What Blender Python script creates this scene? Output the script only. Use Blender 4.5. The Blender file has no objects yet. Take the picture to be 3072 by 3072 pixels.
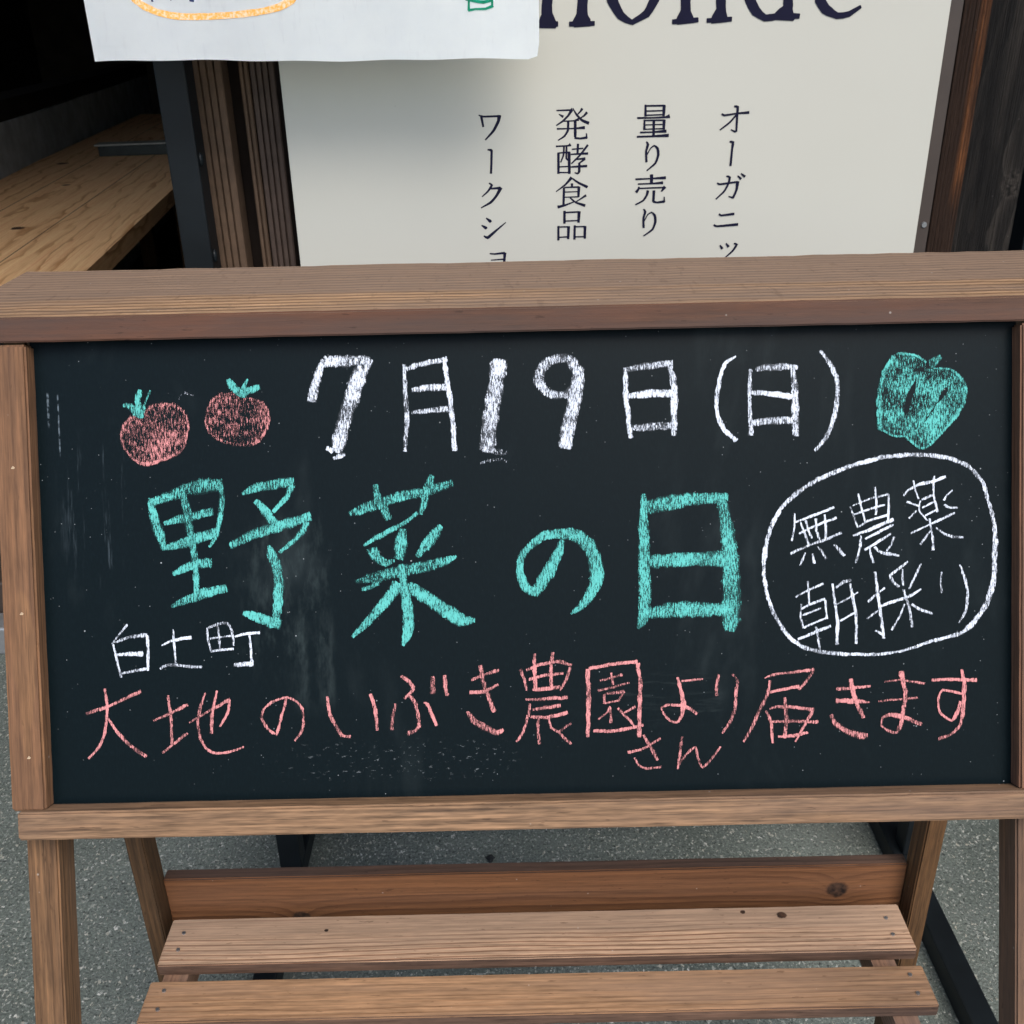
import bpy, bmesh, math, random
from mathutils import Vector, Matrix, geometry

# ------------------------------------------------------------------ camera, sky, sun, exposure
S = bpy.context.scene
col = S.collection
rad = math.radians
cd = bpy.data.cameras.new('camera'); cam = bpy.data.objects.new('camera', cd); col.objects.link(cam)
cd.sensor_fit = 'HORIZONTAL'; cd.sensor_width = 36; cd.lens = 36; cd.clip_start = .02; cd.clip_end = 2000
cam.matrix_world = Matrix.Translation((0, 0, 1)) @ Matrix.Rotation(rad(90 - 26), 4, 'X') @ Matrix.Rotation(rad(-1.24), 4, 'Z')
cd.dof.use_dof = True; cd.dof.focus_distance = .60; cd.dof.aperture_fstop = 40
S.camera = cam
W = bpy.data.worlds.new('World'); S.world = W; W.use_nodes = True
wn = W.node_tree.nodes; bg = wn['Background']
sky = wn.new('ShaderNodeTexSky'); sky.sky_type = 'NISHITA'; sky.sun_disc = False
SUN_ELEV, SUN_AZ = 52, 22          # azimuth: degrees from straight behind the viewer towards the right
sky.sun_elevation = rad(SUN_ELEV); sky.sun_rotation = rad(180 - SUN_AZ)
sky.air_density = 1.0; sky.dust_density = 2.6; sky.ozone_density = 1.0
W.node_tree.links.new(sky.outputs[0], bg.inputs[0]); bg.inputs[1].default_value = .162
sd = bpy.data.lights.new('sun', 'SUN'); sd.energy = 1.55; sd.angle = rad(38); sd.color = (1, .95, .88)
sun = bpy.data.objects.new('sun', sd); col.objects.link(sun)
a = rad(SUN_AZ); e = rad(SUN_ELEV)
sdir = Vector((math.sin(a) * math.cos(e), -math.cos(a) * math.cos(e), math.sin(e)))
sun.rotation_euler = sdir.to_track_quat('Z', 'Y').to_euler(); sun.location = sdir * 5
S.view_settings.view_transform = 'Standard'; S.view_settings.look = 'None'
S.view_settings.exposure = .86; S.view_settings.gamma = 1
S.cycles.max_bounces = 8; S.cycles.transparent_max_bounces = 24

# ------------------------------------------------------------------ helpers
def place(o, parent, M):
    """link o under parent so that its world matrix is M"""
    col.objects.link(o)
    if parent is not None:
        o.parent = parent
        o['_w'] = [c for r in M for c in r]
        pw = Matrix([parent['_w'][i * 4:i * 4 + 4] for i in range(4)])
        o.matrix_basis = pw.inverted() @ M
    else:
        o['_w'] = [c for r in M for c in r]
        o.matrix_basis = M
    return o
def tag(o, label, cat=None, group=None, kind=None):
    if label: o['label'] = label
    if cat: o['category'] = cat
    if group: o['group'] = group
    if kind: o['kind'] = kind
    return o
def thing(name, label, cat, loc=(0, 0, 0), group=None):
    o = bpy.data.objects.new(name, None); o.empty_display_size = .05
    place(o, None, Matrix.Translation(loc)); return tag(o, label, cat, group)
def obj(name, bm, mat, parent=None, M=None):
    me = bpy.data.meshes.new(name); bm.normal_update(); bm.to_mesh(me); bm.free()
    me.materials.append(mat)
    o = bpy.data.objects.new(name, me)
    return place(o, parent, M if M is not None else Matrix.Identity(4))
def frame(o, x, y):
    """matrix with origin o, local X along x, local Y towards y"""
    x = Vector(x).normalized(); z = x.cross(Vector(y)).normalized(); y = z.cross(x)
    M = Matrix((x, y, z)).transposed().to_4x4(); M.translation = Vector(o); return M
def boxbm(x0, x1, y0, y1, z0, z1, bev=.0, seg=2, bm=None):
    b = bmesh.new()
    vs = [b.verts.new((x, y, z)) for z in (z0, z1) for y in (y0, y1) for x in (x0, x1)]
    for f in ((0, 2, 3, 1), (4, 5, 7, 6), (0, 1, 5, 4), (2, 6, 7, 3), (0, 4, 6, 2), (1, 3, 7, 5)):
        b.faces.new([vs[i] for i in f])
    if bev: bmesh.ops.bevel(b, geom=b.edges[:], offset=bev, segments=seg, affect='EDGES', profile=.5)
    if bm is None: return b
    me = bpy.data.meshes.new('tmp'); b.to_mesh(me); b.free(); bm.from_mesh(me); bpy.data.meshes.remove(me); return bm
def board_box(name, mat, parent, o, x, y, L, Wd, T, bev=.0010, rough=.0):
    """a board: length L along local X, width Wd along local Y, thickness T along local Z, o is its centre"""
    b = boxbm(-L / 2, L / 2, -Wd / 2, Wd / 2, -T / 2, T / 2)
    if rough:
        rnd = random.Random(name + str(round(L, 3)) + str(round(o[0], 3)))
        n = max(8, int(L / .012))
        es = [e for e in b.edges if abs((e.verts[0].co - e.verts[1].co).x) > L * .9]
        bmesh.ops.subdivide_edges(b, edges=es, cuts=n, use_grid_fill=True)
        w = {}
        for v in b.verts:
            k = (round(v.co.x, 4), v.co.y > 0, v.co.z > 0)
            v.co.y += rnd.uniform(-rough, rough); v.co.z += rnd.uniform(-rough, rough)
    if bev:
        es = [e for e in b.edges if len(e.link_faces) == 2 and e.calc_face_angle(0) > .9]
        bmesh.ops.bevel(b, geom=es, offset=bev, segments=2, affect='EDGES')
    M = frame(o, x, y)
    return obj(name, b, mat, parent, M)

# ------------------------------------------------------------------ materials
class N:
    def __init__(s, name):
        s.m = bpy.data.materials.new(name); s.m.use_nodes = True
        s.t = s.m.node_tree; s.b = s.t.nodes['Principled BSDF']; s.out = s.t.nodes['Material Output']
    def n(s, typ, **k):
        x = s.t.nodes.new('ShaderNode' + typ)
        for a, v in k.items(): setattr(x, a, v)
        return x
    def put(s, sock, v):
        if v is None: return
        if hasattr(v, 'is_output'): s.t.links.new(v, sock)
        else: sock.default_value = v
    def math(s, op, a, b=None, c=None, clamp=False):
        x = s.n('Math', operation=op); x.use_clamp = clamp
        s.put(x.inputs[0], a); s.put(x.inputs[1], b); s.put(x.inputs[2], c); return x.outputs[0]
    def mix(s, f, a, b, mode='MIX'):
        x = s.n('Mix', data_type='RGBA', blend_type=mode)
        s.put(x.inputs[0], f); s.put(x.inputs[6], c4(a)); s.put(x.inputs[7], c4(b)); return x.outputs[2]
    def coord(s, scale=(1, 1, 1), loc=(0, 0, 0), kind='Object'):
        tc = s.n('TexCoord'); mp = s.n('Mapping')
        mp.inputs['Scale'].default_value = scale; mp.inputs['Location'].default_value = loc
        s.t.links.new(tc.outputs[kind], mp.inputs[0]); return mp.outputs[0]
    def noise(s, vec, scale=1, detail=4, rough=.55, dist=0):
        x = s.n('TexNoise'); s.put(x.inputs['Vector'], vec)
        x.inputs['Scale'].default_value = scale; x.inputs['Detail'].default_value = detail
        x.inputs['Roughness'].default_value = rough; x.inputs['Distortion'].default_value = dist
        return x.outputs[0]
    def vor(s, vec, scale, feature='F1', out='Distance'):
        x = s.n('TexVoronoi', feature=feature); s.put(x.inputs['Vector'], vec); x.inputs['Scale'].default_value = scale
        return x.outputs[out]
    def ramp(s, f, stops, interp='LINEAR'):
        x = s.n('ValToRGB'); x.color_ramp.interpolation = interp; el = x.color_ramp.elements
        while len(el) < len(stops): el.new(.5)
        for e, (p, c) in zip(el, stops): e.position = p; e.color = c4(c)
        s.put(x.inputs[0], f); return x.outputs[0]
    def step(s, f, a, b):
        x = s.n('MapRange', interpolation_type='SMOOTHSTEP'); s.put(x.inputs[0], f)
        x.inputs[1].default_value = a; x.inputs[2].default_value = b; return x.outputs[0]
    def bump(s, h, strength=.3, dist=.001):
        x = s.n('Bump'); x.inputs['Strength'].default_value = strength; x.inputs['Distance'].default_value = dist
        s.put(x.inputs['Height'], h); s.t.links.new(x.outputs[0], s.b.inputs['Normal'])
    def fin(s, colr, rough=.6, spec=.3):
        s.put(s.b.inputs['Base Color'], c4(colr)); s.put(s.b.inputs['Roughness'], rough)
        s.b.inputs['Specular IOR Level'].default_value = spec
        return s.m
def c4(c):
    if hasattr(c, 'is_output') or isinstance(c, (int, float)): return c if hasattr(c, 'is_output') else (c, c, c, 1)
    return tuple(c) if len(c) == 4 else tuple(c) + (1,)

def wood(name, light, dark, pith=(.0, -.03), rings=260, grey=.3, greycol=(.22, .18, .16), fibre=.35, sharp=.75,
         knots=(), red=None, k=1.0, dust=.22, bumpd=.0006, gate=(.3, .62), wob=.006, seed=0, ringamt=.8, rough=.75, marks=0, greyband=None, greyend=None, seams=(), kcols=((.012, .007, .005), (.07, .035, .02))):
    s = N(name)
    light, dark, greycol = [(q[0] * k * .95, q[1] * k * .90, q[2] * k * .86) for q in (light, dark, greycol)]
    if red: red = tuple(v * k for v in red)
    P = s.coord(loc=(seed * 1.37, 0, 0))
    sx = s.n('SeparateXYZ'); s.t.links.new(s.coord(), sx.inputs[0]); x, y, z = sx.outputs
    # slow wander of the grain
    wv = s.noise(s.coord((5, 22, 22), (seed * 3.1, seed, 0)), 1, 2, .5)
    wv = s.math('MULTIPLY', s.math('SUBTRACT', wv, .5), wob * 2)
    dy = s.math('SUBTRACT', y, pith[0]); dz = s.math('SUBTRACT', z, pith[1])
    d = s.math('SQRT', s.math('ADD', s.math('MULTIPLY', dy, dy), s.math('MULTIPLY', dz, dz)))
    kmask = None
    for (kx, ky, kr) in knots:
        ex = s.math('MULTIPLY', s.math('SUBTRACT', x, kx), .8); ey = s.math('SUBTRACT', y, ky)
        kd = s.math('SQRT', s.math('ADD', s.math('MULTIPLY', ex, ex), s.math('MULTIPLY', ey, ey)))
        kd = s.math('ADD', kd, s.math('MULTIPLY', s.math('SUBTRACT', s.noise(P, .55 / kr, 3), .5), kr * 1.1))
        push = s.math('MULTIPLY', s.math('POWER', 2.718, s.math('MULTIPLY', kd, -1 / (kr * 1.4))), kr * 1.3)
        d = s.math('ADD', d, push)
        m = s.math('SUBTRACT', 1, s.step(kd, kr * .55, kr * .8))
        kmask = m if kmask is None else s.math('MAXIMUM', kmask, m)
    d = s.math('ADD', d, wv)
    fr = s.math('FRACT', s.math('MULTIPLY', d, rings))
    ring = s.math('MULTIPLY', s.step(fr, sharp - .45, .93), s.math('SUBTRACT', 1, s.step(fr, .95, 1.0)))
    ringv = s.math('MULTIPLY', ring, s.math('MULTIPLY', s.step(s.noise(s.coord((2.5, 30, 30), (seed, 2, 0)), 1, 2), gate[0], gate[1]), ringamt))
    c = s.mix(ringv, light, dark)
    fib = s.noise(s.coord((12, 560, 560), (seed * 2, 0, 0)), 1, 4, .65)
    fib2 = s.noise(s.coord((45, 420, 420), (seed * 5, 0, 0)), 1, 2, .7)
    f = s.math('ADD', s.math('MULTIPLY', fib, .6), s.math('MULTIPLY', fib2, .4))
    c = s.mix(fibre, c, s.ramp(f, [(.34, (.12, .115, .11)), (.5, (.5, .5, .5)), (.66, (.88, .86, .84))]), 'OVERLAY')
    stk = s.noise(s.coord((3.0, 300, 300), (seed * 9, 1, 4)), 1, 5, .75)
    c = s.mix(.55, c, s.ramp(stk, [(.34, (.26, .25, .24)), (.5, (.5, .5, .5)), (.66, (.70, .69, .68))]), 'OVERLAY')
    blot = s.noise(s.coord((4, 20, 20), (seed * 7, 3, 1)), 1, 4, .6)
    if red: c = s.mix(s.math('MULTIPLY', s.step(blot, .42, .7), .8), c, red)
    g = s.math('MULTIPLY', s.step(s.noise(s.coord((3.2, 34, 34), (seed * 4, 9, 2)), 1, 5, .62), .38, .66), grey)
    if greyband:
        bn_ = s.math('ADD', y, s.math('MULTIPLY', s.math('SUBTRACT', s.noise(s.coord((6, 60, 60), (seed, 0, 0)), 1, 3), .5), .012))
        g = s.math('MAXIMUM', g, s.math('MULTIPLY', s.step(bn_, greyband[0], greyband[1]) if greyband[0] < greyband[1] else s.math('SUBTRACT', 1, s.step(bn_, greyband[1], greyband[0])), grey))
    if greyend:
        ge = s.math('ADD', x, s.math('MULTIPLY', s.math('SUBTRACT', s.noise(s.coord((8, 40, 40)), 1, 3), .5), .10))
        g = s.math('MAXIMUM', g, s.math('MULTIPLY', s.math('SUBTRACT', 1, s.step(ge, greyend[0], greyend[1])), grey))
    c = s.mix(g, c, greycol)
    # fine dark nicks and pores
    nick = s.math('MULTIPLY', s.step(s.noise(s.coord((90, 420, 420), (seed, 1, 5)), 1, 2, .6), .66, .74), .45)
    c = s.mix(nick, c, tuple(v * .35 for v in dark))
    if marks:
        mk = s.noise(s.coord((220, 60, 60), (seed, 4, 8)), 1, 2, .5)
        c = s.mix(s.math('MULTIPLY', s.step(mk, .62, .72), marks), c, tuple(v * .4 for v in dark))
        ln = s.n('TexNoise'); ln.inputs['Detail'].default_value = 1
    for sy in seams:
        m = s.math('SUBTRACT', 1, s.step(s.math('ABSOLUTE', s.math('SUBTRACT', y, sy)), .001, .0022))
        c = s.mix(s.math('MULTIPLY', m, .85), c, (.03, .016, .008))
    if kmask is not None:
        kc = s.ramp(s.noise(P, 220, 3), [(.35, kcols[0]), (.65, kcols[1])])
        c = s.mix(kmask, c, kc)
    # pale dust specks
    sp = s.math('MULTIPLY', s.math('SUBTRACT', 1, s.step(s.vor(P, 55),   .02, .05)), dust)
    c = s.mix(sp, c, (.62, .60, .56))
    h = s.math('SUBTRACT', s.math('MULTIPLY', f, 1.0), s.math('MULTIPLY', ringv, .5))
    s.bump(h if bumpd < .001 else s.math('ADD', h, s.math('MULTIPLY', stk, 2)), .38 if bumpd < .001 else 1.0, bumpd)
    return s.fin(c, s.math('ADD', rough - .1, s.math('MULTIPLY', f, .2)), .25)

def plain(name, c, rough=.5, spec=.4, metal=0, var=.25, scale=40, bump=0):
    s = N(name); P = s.coord()
    n = s.noise(P, scale, 5, .6)
    cc = s.mix(s.step(n, .3, .7), tuple(v * (1 - var) for v in c), tuple(v * (1 + var) for v in c))
    s.b.inputs['Metallic'].default_value = metal
    if bump: s.bump(s.noise(P, scale * 12, 3), bump, .0005)
    return s.fin(cc, rough, spec)

M_ = {}
M_['cap'] = wood('cap_wood', (.285, .190, .112), (.075, .036, .020), pith=(-.30, -.060), rings=155, grey=.66, greycol=(.140, .108, .090), wob=.002, seed=1, k=1.0, sharp=.92, ringamt=1.0, gate=(.05, .3), marks=.18, fibre=.6, greyband=(-.020, -.014))
M_['edge'] = wood('cap_edge_wood', (.165, .082, .048), (.07, .034, .020), pith=(.02, -.05), rings=420, grey=.75, greycol=(.115, .080, .070), wob=.003, seed=2, k=0.46, ringamt=.35, red=(.21, .082, .044), fibre=.6)
M_['rail_a'] = wood('rail_wood_reddish', (.225, .120, .064), (.36, .20, .09), pith=(.002, -.035), rings=330, fibre=.6, grey=.35, greycol=(.17, .105, .075), wob=.004, seed=3, k=0.6, ringamt=.6)
M_['rail_b'] = wood('rail_wood_orange', (.26, .125, .068), (.14, .06, .03), pith=(.004, -.03), rings=330, fibre=.6, grey=.2, wob=.004, seed=4, k=0.58, ringamt=.6)
M_['bottom'] = wood('bottom_rail_wood', (.30, .19, .112), (.13, .07, .04), pith=(.02, -.06), rings=420, grey=.5, greycol=(.215, .15, .115), wob=.006, seed=5, k=0.6, ringamt=.5, fibre=.9)
M_['leg_a'] = wood('leg_wood_tan', (.185, .106, .054), (.10, .054, .027), pith=(.015, -.04), rings=300, grey=.5, greycol=(.135, .095, .066), wob=.004, seed=6, k=0.68, ringamt=.45, fibre=.75)
M_['leg_b'] = wood('leg_wood_brown', (.165, .095, .054), (.09, .050, .027), pith=(-.02, -.04), rings=300, grey=.5, greycol=(.15, .105, .085), wob=.004, seed=7, k=0.66, ringamt=.45, fibre=.75)
M_['rear_a'] = wood('rear_leg_wood', (.135, .076, .034), (.07, .036, .016), pith=(.03, -.02), rings=260, grey=.25, greycol=(.10, .07, .045), wob=.004, seed=8, k=0.54, ringamt=.5, fibre=.7)
M_['rear_b'] = wood('rear_leg_wood_warm', (.165, .088, .037), (.08, .038, .016), pith=(-.03, -.02), rings=260, grey=.15, greycol=(.10, .07, .045), wob=.004, seed=9, k=0.55, ringamt=.5, fibre=.7)
M_['back'] = wood('back_board_wood', (.265, .120, .052), (.115, .046, .019), pith=(-.055, -.05), rings=210, grey=.15, greycol=(.2, .12, .09), wob=.006, seed=10, k=0.66, ringamt=.75, fibre=.3, knots=((.249, .006, .0115), (-.195, -.013, .009)))
M_['shelf_a'] = wood('shelf_wood_pale', (.45, .31, .21), (.17, .08, .045), pith=(-.16, -.055), rings=250, sharp=1.0, grey=.45, greycol=(.32, .24, .18), wob=.004, seed=11, k=0.88, ringamt=.95, fibre=.5, greyband=(-.002, .004), knots=((.195, .013, .0045), (.165, .017, .0025), (-.165, .008, .002)))
M_['shelf_b'] = wood('shelf_wood_tan', (.36, .22, .125), (.17, .085, .04), pith=(.2, -.05), rings=240, sharp=1.0, grey=.5, greycol=(.27, .185, .135), wob=.004, seed=12, k=0.74, ringamt=.7, fibre=.55)
M_['grime'] = wood('grimy_top_edge', (.085, .05, .036), (.05, .03, .02), seed=17, grey=.4, greycol=(.07, .055, .05))
M_['slat_edge'] = wood('slat_front_edge', (.17, .105, .075), (.09, .05, .035), seed=19, k=0.62, grey=.5, greycol=(.13, .095, .08), fibre=.7)
M_['prop'] = wood('batten_wood', (.2, .12, .08), (.1, .06, .04), seed=13, grey=.3)

def m_panel():
    s = N('chalkboard_black'); P = s.coord()
    weave = s.noise(s.coord((900, 260, 1)), 1, 2, .6)
    c = s.mix(s.math('MULTIPLY', s.step(weave, .45, .8), .5), (.0016, .0048, .0064), (.0034, .0084, .0108))
    # wiped chalk haze: tall soft eraser marks
    hz = s.step(s.noise(s.coord((9, 3.2, 1), (2.3, .7, 0)), 1, 5, .65, .4), .52, .82)
    c = s.mix(s.math('MULTIPLY', hz, .22), c, (.10, .13, .135))
    sx = s.n('SeparateXYZ'); s.t.links.new(s.coord(), sx.inputs[0]); x, y, z = sx.outputs
    def patch(x0, x1, y0, y1, amt, colr, sc=(160, 45, 1), lo=.45, hi=.7):
        mx = s.math('MULTIPLY', s.step(x, x0, x0 + (x1 - x0) * .45), s.math('SUBTRACT', 1, s.step(x, x1 - (x1 - x0) * .12, x1)))
        my = s.math('MULTIPLY', s.step(y, y0, y0 + (y1 - y0) * .3), s.math('SUBTRACT', 1, s.step(y, y1 - (y1 - y0) * .3, y1)))
        g = s.math('MULTIPLY', s.step(s.noise(s.coord(sc, (x0 * 50, 1, 0)), 1, 4, .7), lo, hi), amt)
        return s.mix(s.math('MULTIPLY', s.math('MULTIPLY', mx, my), g), c, colr)
    c = patch(-.175, -.108, -.075, .045, .10, (.10, .14, .14))
    c = patch(-.140, -.108, -.090, -.02, .13, (.12, .16, .16), (120, 30, 1), .4, .75)
    c = patch(-.270, -.225, -.02, .085, .30, (.13, .17, .20), (210, 14, 1), .55, .72)
    c = patch(.02, .12, -.10, -.06, .08, (.10, .13, .13), (30, 220, 1), .5, .7)
    c = patch(-.16, .00, -.128, -.100, .55, (.16, .18, .19), (260, 420, 1), .60, .68)
    # two pale scratches by the left rail
    for sx0, y0, y1, w in ((-.2695, .083, .106, .0006), (-.2638, .066, .104, .0004)):
        dx = s.math('ABSOLUTE', s.math('SUBTRACT', x, sx0))
        m = s.math('SUBTRACT', 1, s.step(dx, w * .4, w * 1.5))
        m = s.math('MULTIPLY', m, s.math('MULTIPLY', s.step(y, y0, y0 + .006), s.math('SUBTRACT', 1, s.step(y, y1 - .004, y1))))
        c = s.mix(s.math('MULTIPLY', s.math('MULTIPLY', m, .3), s.step(s.noise(P, 300, 2), .35, .6)), c, (.30, .38, .45))
    # chalk crumbs
    for sc, r0, r1, amt in ((95, .024, .055, .5), (230, .03, .085, .4), (48, .008, .018, .6)):
        v = s.vor(P, sc); m = s.math('SUBTRACT', 1, s.step(v, r0, r1))
        m = s.math('MULTIPLY', m, s.step(s.noise(P, sc * .37, 1), .5, .62))
        c = s.mix(s.math('MULTIPLY', m, amt), c, (.50, .54, .56))
    s.bump(weave, .12, .0003)
    return s.fin(c, .40, .07)
M_['panel'] = m_panel()

def m_chalk(name, c, under):
    s = N(name)
    at = s.n('Attribute'); at.attribute_name = 'dens'; dens = at.outputs['Fac']
    ac = s.n('Attribute'); ac.attribute_name = 'edge'; edge = ac.outputs['Fac']
    g1 = s.noise(s.coord((1250, 250, 1)), 1, 4, .72)
    g2 = s.noise(s.coord((2200, 900, 1), (3, 1, 0)), 1, 2, .6)
    g3 = s.noise(s.coord((60, 60, 1)), 1, 2, .5)
    g = s.math('ADD', s.math('MULTIPLY', g1, .74), s.math('MULTIPLY', g2, .26))
    g = s.math('ADD', g, s.math('MULTIPLY', s.math('SUBTRACT', g3, .5), .30))
    # threshold rises towards the edge of the stroke
    th = s.math('SUBTRACT', .80, s.math('MULTIPLY', dens, .40))
    th = s.math('ADD', th, s.math('MULTIPLY', s.math('POWER', edge, 4.0), .12))
    al = s.step(s.math('SUBTRACT', g, th), -.07, .08)
    base = s.math('MULTIPLY', s.math('MULTIPLY', s.math('SUBTRACT', dens, .70, clamp=True), .9), s.math('SUBTRACT', 1, s.math('POWER', edge, 5)))
    al = s.math('MAXIMUM', al, base)
    cc = s.mix(s.step(g, .45, .65), tuple(v * .82 for v in c), c)
    tr = s.n('BsdfTransparent'); mx = s.n('MixShader')
    s.t.links.new(al, mx.inputs[0]); s.t.links.new(tr.outputs[0], mx.inputs[1]); s.t.links.new(s.b.outputs[0], mx.inputs[2])
    s.t.links.new(mx.outputs[0], s.out.inputs[0])
    return s.fin(cc, .95, .05)
M_['white'] = m_chalk('white_chalk', (.60, .65, .74), None)
M_['green'] = m_chalk('green_chalk', (.098, .42, .385), None)
M_['pink'] = m_chalk('pink_chalk', (.55, .225, .225), None)
M_['ink'] = plain('navy_print', (.005, .005, .020), .55, .12, var=.1)
M_['black'] = plain('black_powder_coated_steel', (.0045, .0065, .0080), .45, .22, var=.25, scale=18)
M_['steel'] = plain('nail_steel', (.35, .36, .38), .35, .5, metal=.9, var=.2, scale=300)
M_['orange'] = None

def m_sign():
    s = N('cream_sign_sheet'); P = s.coord()
    n = s.noise(P, 6, 3); n2 = s.noise(s.coord((700, 700, 700)), 1, 2)
    c = s.mix(n, (.42, .415, .365), (.45, .445, .395)); c = s.mix(s.math('MULTIPLY', n2, .06), c, (.4, .4, .4))
    sp = s.math('MULTIPLY', s.math('SUBTRACT', 1, s.step(s.vor(P, 14), .006, .014)), .6)
    c = s.mix(sp, c, (.25, .22, .2))
    return s.fin(c, .42, .35)
M_['sign'] = m_sign()
def m_paper():
    s = N('white_paper'); P = s.coord()
    n = s.noise(s.coord((40, 40, 40)), 1, 6, .65); f = s.noise(s.coord((260, 40, 420)), 1, 3, .7)
    c = s.mix(s.step(n, .3, .7), (.84, .90, .95), (.88, .94, .98))
    c = s.mix(s.math('MULTIPLY', s.step(f, .55, .75), .18), c, (.60, .63, .70))
    s.bump(s.noise(P, 30, 4), .25, .002)
    tl = s.n('BsdfTranslucent'); tl.inputs[0].default_value = (.92, .88, .78, 1); mx = s.n('MixShader'); mx.inputs[0].default_value = .26
    s.t.links.new(s.b.outputs[0], mx.inputs[1]); s.t.links.new(tl.outputs[0], mx.inputs[2]); s.t.links.new(mx.outputs[0], s.out.inputs[0])
    return s.fin(c, .8, .15)
M_['paper'] = m_paper()
def m_crayon(name, c, lo=.35):
    s = N(name)
    g = s.noise(s.coord((500, 500, 900)), 1, 3, .6)
    return s.fin(s.mix(s.step(g, lo, lo + .25), tuple(min(1, v * .6 + .35) for v in c), c), .7, .2)
M_['orange'] = m_crayon('orange_crayon', (.72, .36, .07)); M_['navy'] = plain('navy_marker', (.025, .035, .12), .6, .2, var=.15)
M_['greenmark'] = plain('green_marker', (.0, .20, .11), .6, .2, var=.2, scale=200)

def m_concrete():
    s = N('exposed_aggregate_concrete'); P = s.coord()
    warp = s.n('VectorMath', operation='ADD')
    nz = s.n('TexNoise'); nz.inputs['Scale'].default_value = 220; s.t.links.new(P, nz.inputs[0])
    sc = s.n('VectorMath', operation='SCALE'); s.t.links.new(nz.outputs['Color'], sc.inputs[0]); sc.inputs['Scale'].default_value = .004
    s.t.links.new(P, warp.inputs[0]); s.t.links.new(sc.outputs[0], warp.inputs[1]); Q = warp.outputs[0]
    big = s.noise(P, 3.5, 5, .6); mid = s.noise(P, 28, 4, .65); fine = s.noise(P, 320, 3, .7)
    c = s.mix(s.step(big, .3, .7), (.070, .084, .074), (.128, .149, .134))
    c = s.mix(s.math('MULTIPLY', s.step(mid, .4, .72), .45), c, (.08, .09, .085))
    c = s.mix(.75, c, s.ramp(fine, [(.30, (.12, .12, .12)), (.52, (.5, .5, .5)), (.75, (.9, .9, .88))]), 'OVERLAY')
    def fleck(sc, lo, hi, loc, colr, amt, stretch=(1, 1, 1)):
        nonlocal c
        f = s.noise(s.coord(tuple(sc * k for k in stretch), loc), 1, 2, .55, .3)
        m = s.step(f, lo, hi); c = s.mix(s.math('MULTIPLY', m, amt), c, colr); return m
    tone = s.vor(Q, 170, out='Color'); sep = s.n('SeparateColor'); s.t.links.new(tone, sep.inputs[0])
    stone = s.ramp(sep.outputs[0], [(0, (.20, .22, .20)), (.6, (.33, .35, .32)), (.85, (.42, .40, .33)), (1, (.62, .63, .60))])
    m1 = fleck(235, .58, .65, (0, 0, 0), stone, .70, (1.2, .8, 1))
    m2 = fleck(140, .62, .67, (7, 3, 0), stone, .65)
    m3 = fleck(210, .60, .68, (3, 9, 0), (.020, .025, .023), .85)
    m4 = fleck(80, .69, .73, (5, 5, 0), stone, .7)
    c = s.mix(s.math('MULTIPLY', s.step(s.noise(s.coord((1.6, 1.6, 1), (4, 2, 0)), 1, 4, .6), .50, .70), .5), c, (.060, .066, .060))
    h = s.math('ADD', fine, s.math('MULTIPLY', m1, .6)); s.bump(h, .9, .0018)
    return s.fin(c, .85, .25)
M_['ground'] = m_concrete()

# ------------------------------------------------------------------ the setting
g = bmesh.new()
for x0, x1, y0, y1 in ((-300, 300, -300, 300),):
    g.faces.new([g.verts.new(p) for p in ((x0, y0, 0), (x1, y0, 0), (x1, y1, 0), (x0, y1, 0))])
tag(obj('ground', g, M_['ground']), 'grey exposed aggregate concrete paving under the signs', kind='structure')

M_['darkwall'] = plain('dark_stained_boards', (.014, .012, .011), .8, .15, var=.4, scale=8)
M_['grey_plaster'] = plain('grey_plaster', (.36, .41, .43), .9, .1, var=.2, scale=12, bump=.3)
M_['earth'] = plain('dark_earth_floor', (.05, .045, .04), .9, .1, var=.3, scale=10)
M_['bench'] = wood('pale_pine', (.47, .31, .165), (.26, .135, .055), pith=(.06, -.10), rings=34, sharp=1.1, grey=.2, greycol=(.34, .22, .11), wob=.03, seed=21, k=1.6, ringamt=.9, fibre=.2, seams=(-.09, .09), knots=((-.95, .12, .022), (-.55, .04, .016), (-.05, .17, .025), (-1.2, -.02, .02), (.5, .1, .02)))
M_['wpc_a'] = plain('brown_composite', (.095, .060, .038), .65, .25, var=.15, scale=60)
M_['wpc_b'] = plain('dark_brown_composite', (.058, .039, .030), .65, .25, var=.15, scale=60)
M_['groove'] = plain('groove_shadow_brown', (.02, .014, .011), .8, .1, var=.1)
M_['trim'] = plain('brown_aluminium', (.042, .031, .026), .45, .4, var=.08)

# shop building: a dim room behind an open front, its facade to the right
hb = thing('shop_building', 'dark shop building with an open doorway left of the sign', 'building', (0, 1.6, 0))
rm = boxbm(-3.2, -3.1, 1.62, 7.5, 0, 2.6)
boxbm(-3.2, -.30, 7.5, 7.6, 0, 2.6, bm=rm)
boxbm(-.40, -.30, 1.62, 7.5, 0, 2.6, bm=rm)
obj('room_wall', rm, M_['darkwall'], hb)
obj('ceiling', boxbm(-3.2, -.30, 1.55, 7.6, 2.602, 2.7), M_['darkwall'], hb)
obj('shading_lintel', boxbm(-3.2, -.30, 1.50, 1.618, 1.72, 2.60), M_['darkwall'], hb)  # unseen; hung low to cut the skylight reaching the far bench
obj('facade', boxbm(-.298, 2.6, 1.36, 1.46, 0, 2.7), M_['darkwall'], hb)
obj('shading_eave', boxbm(-3.4, 2.8, .12, 1.75, 2.705, 2.76), M_['darkwall'], hb)  # out of view; pulled forward to keep skylight off the ground behind
fl = boxbm(-3.098, -.402, 1.66, 7.498, 0, .012)
obj('room_floor', fl, M_['earth'], hb)
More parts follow.
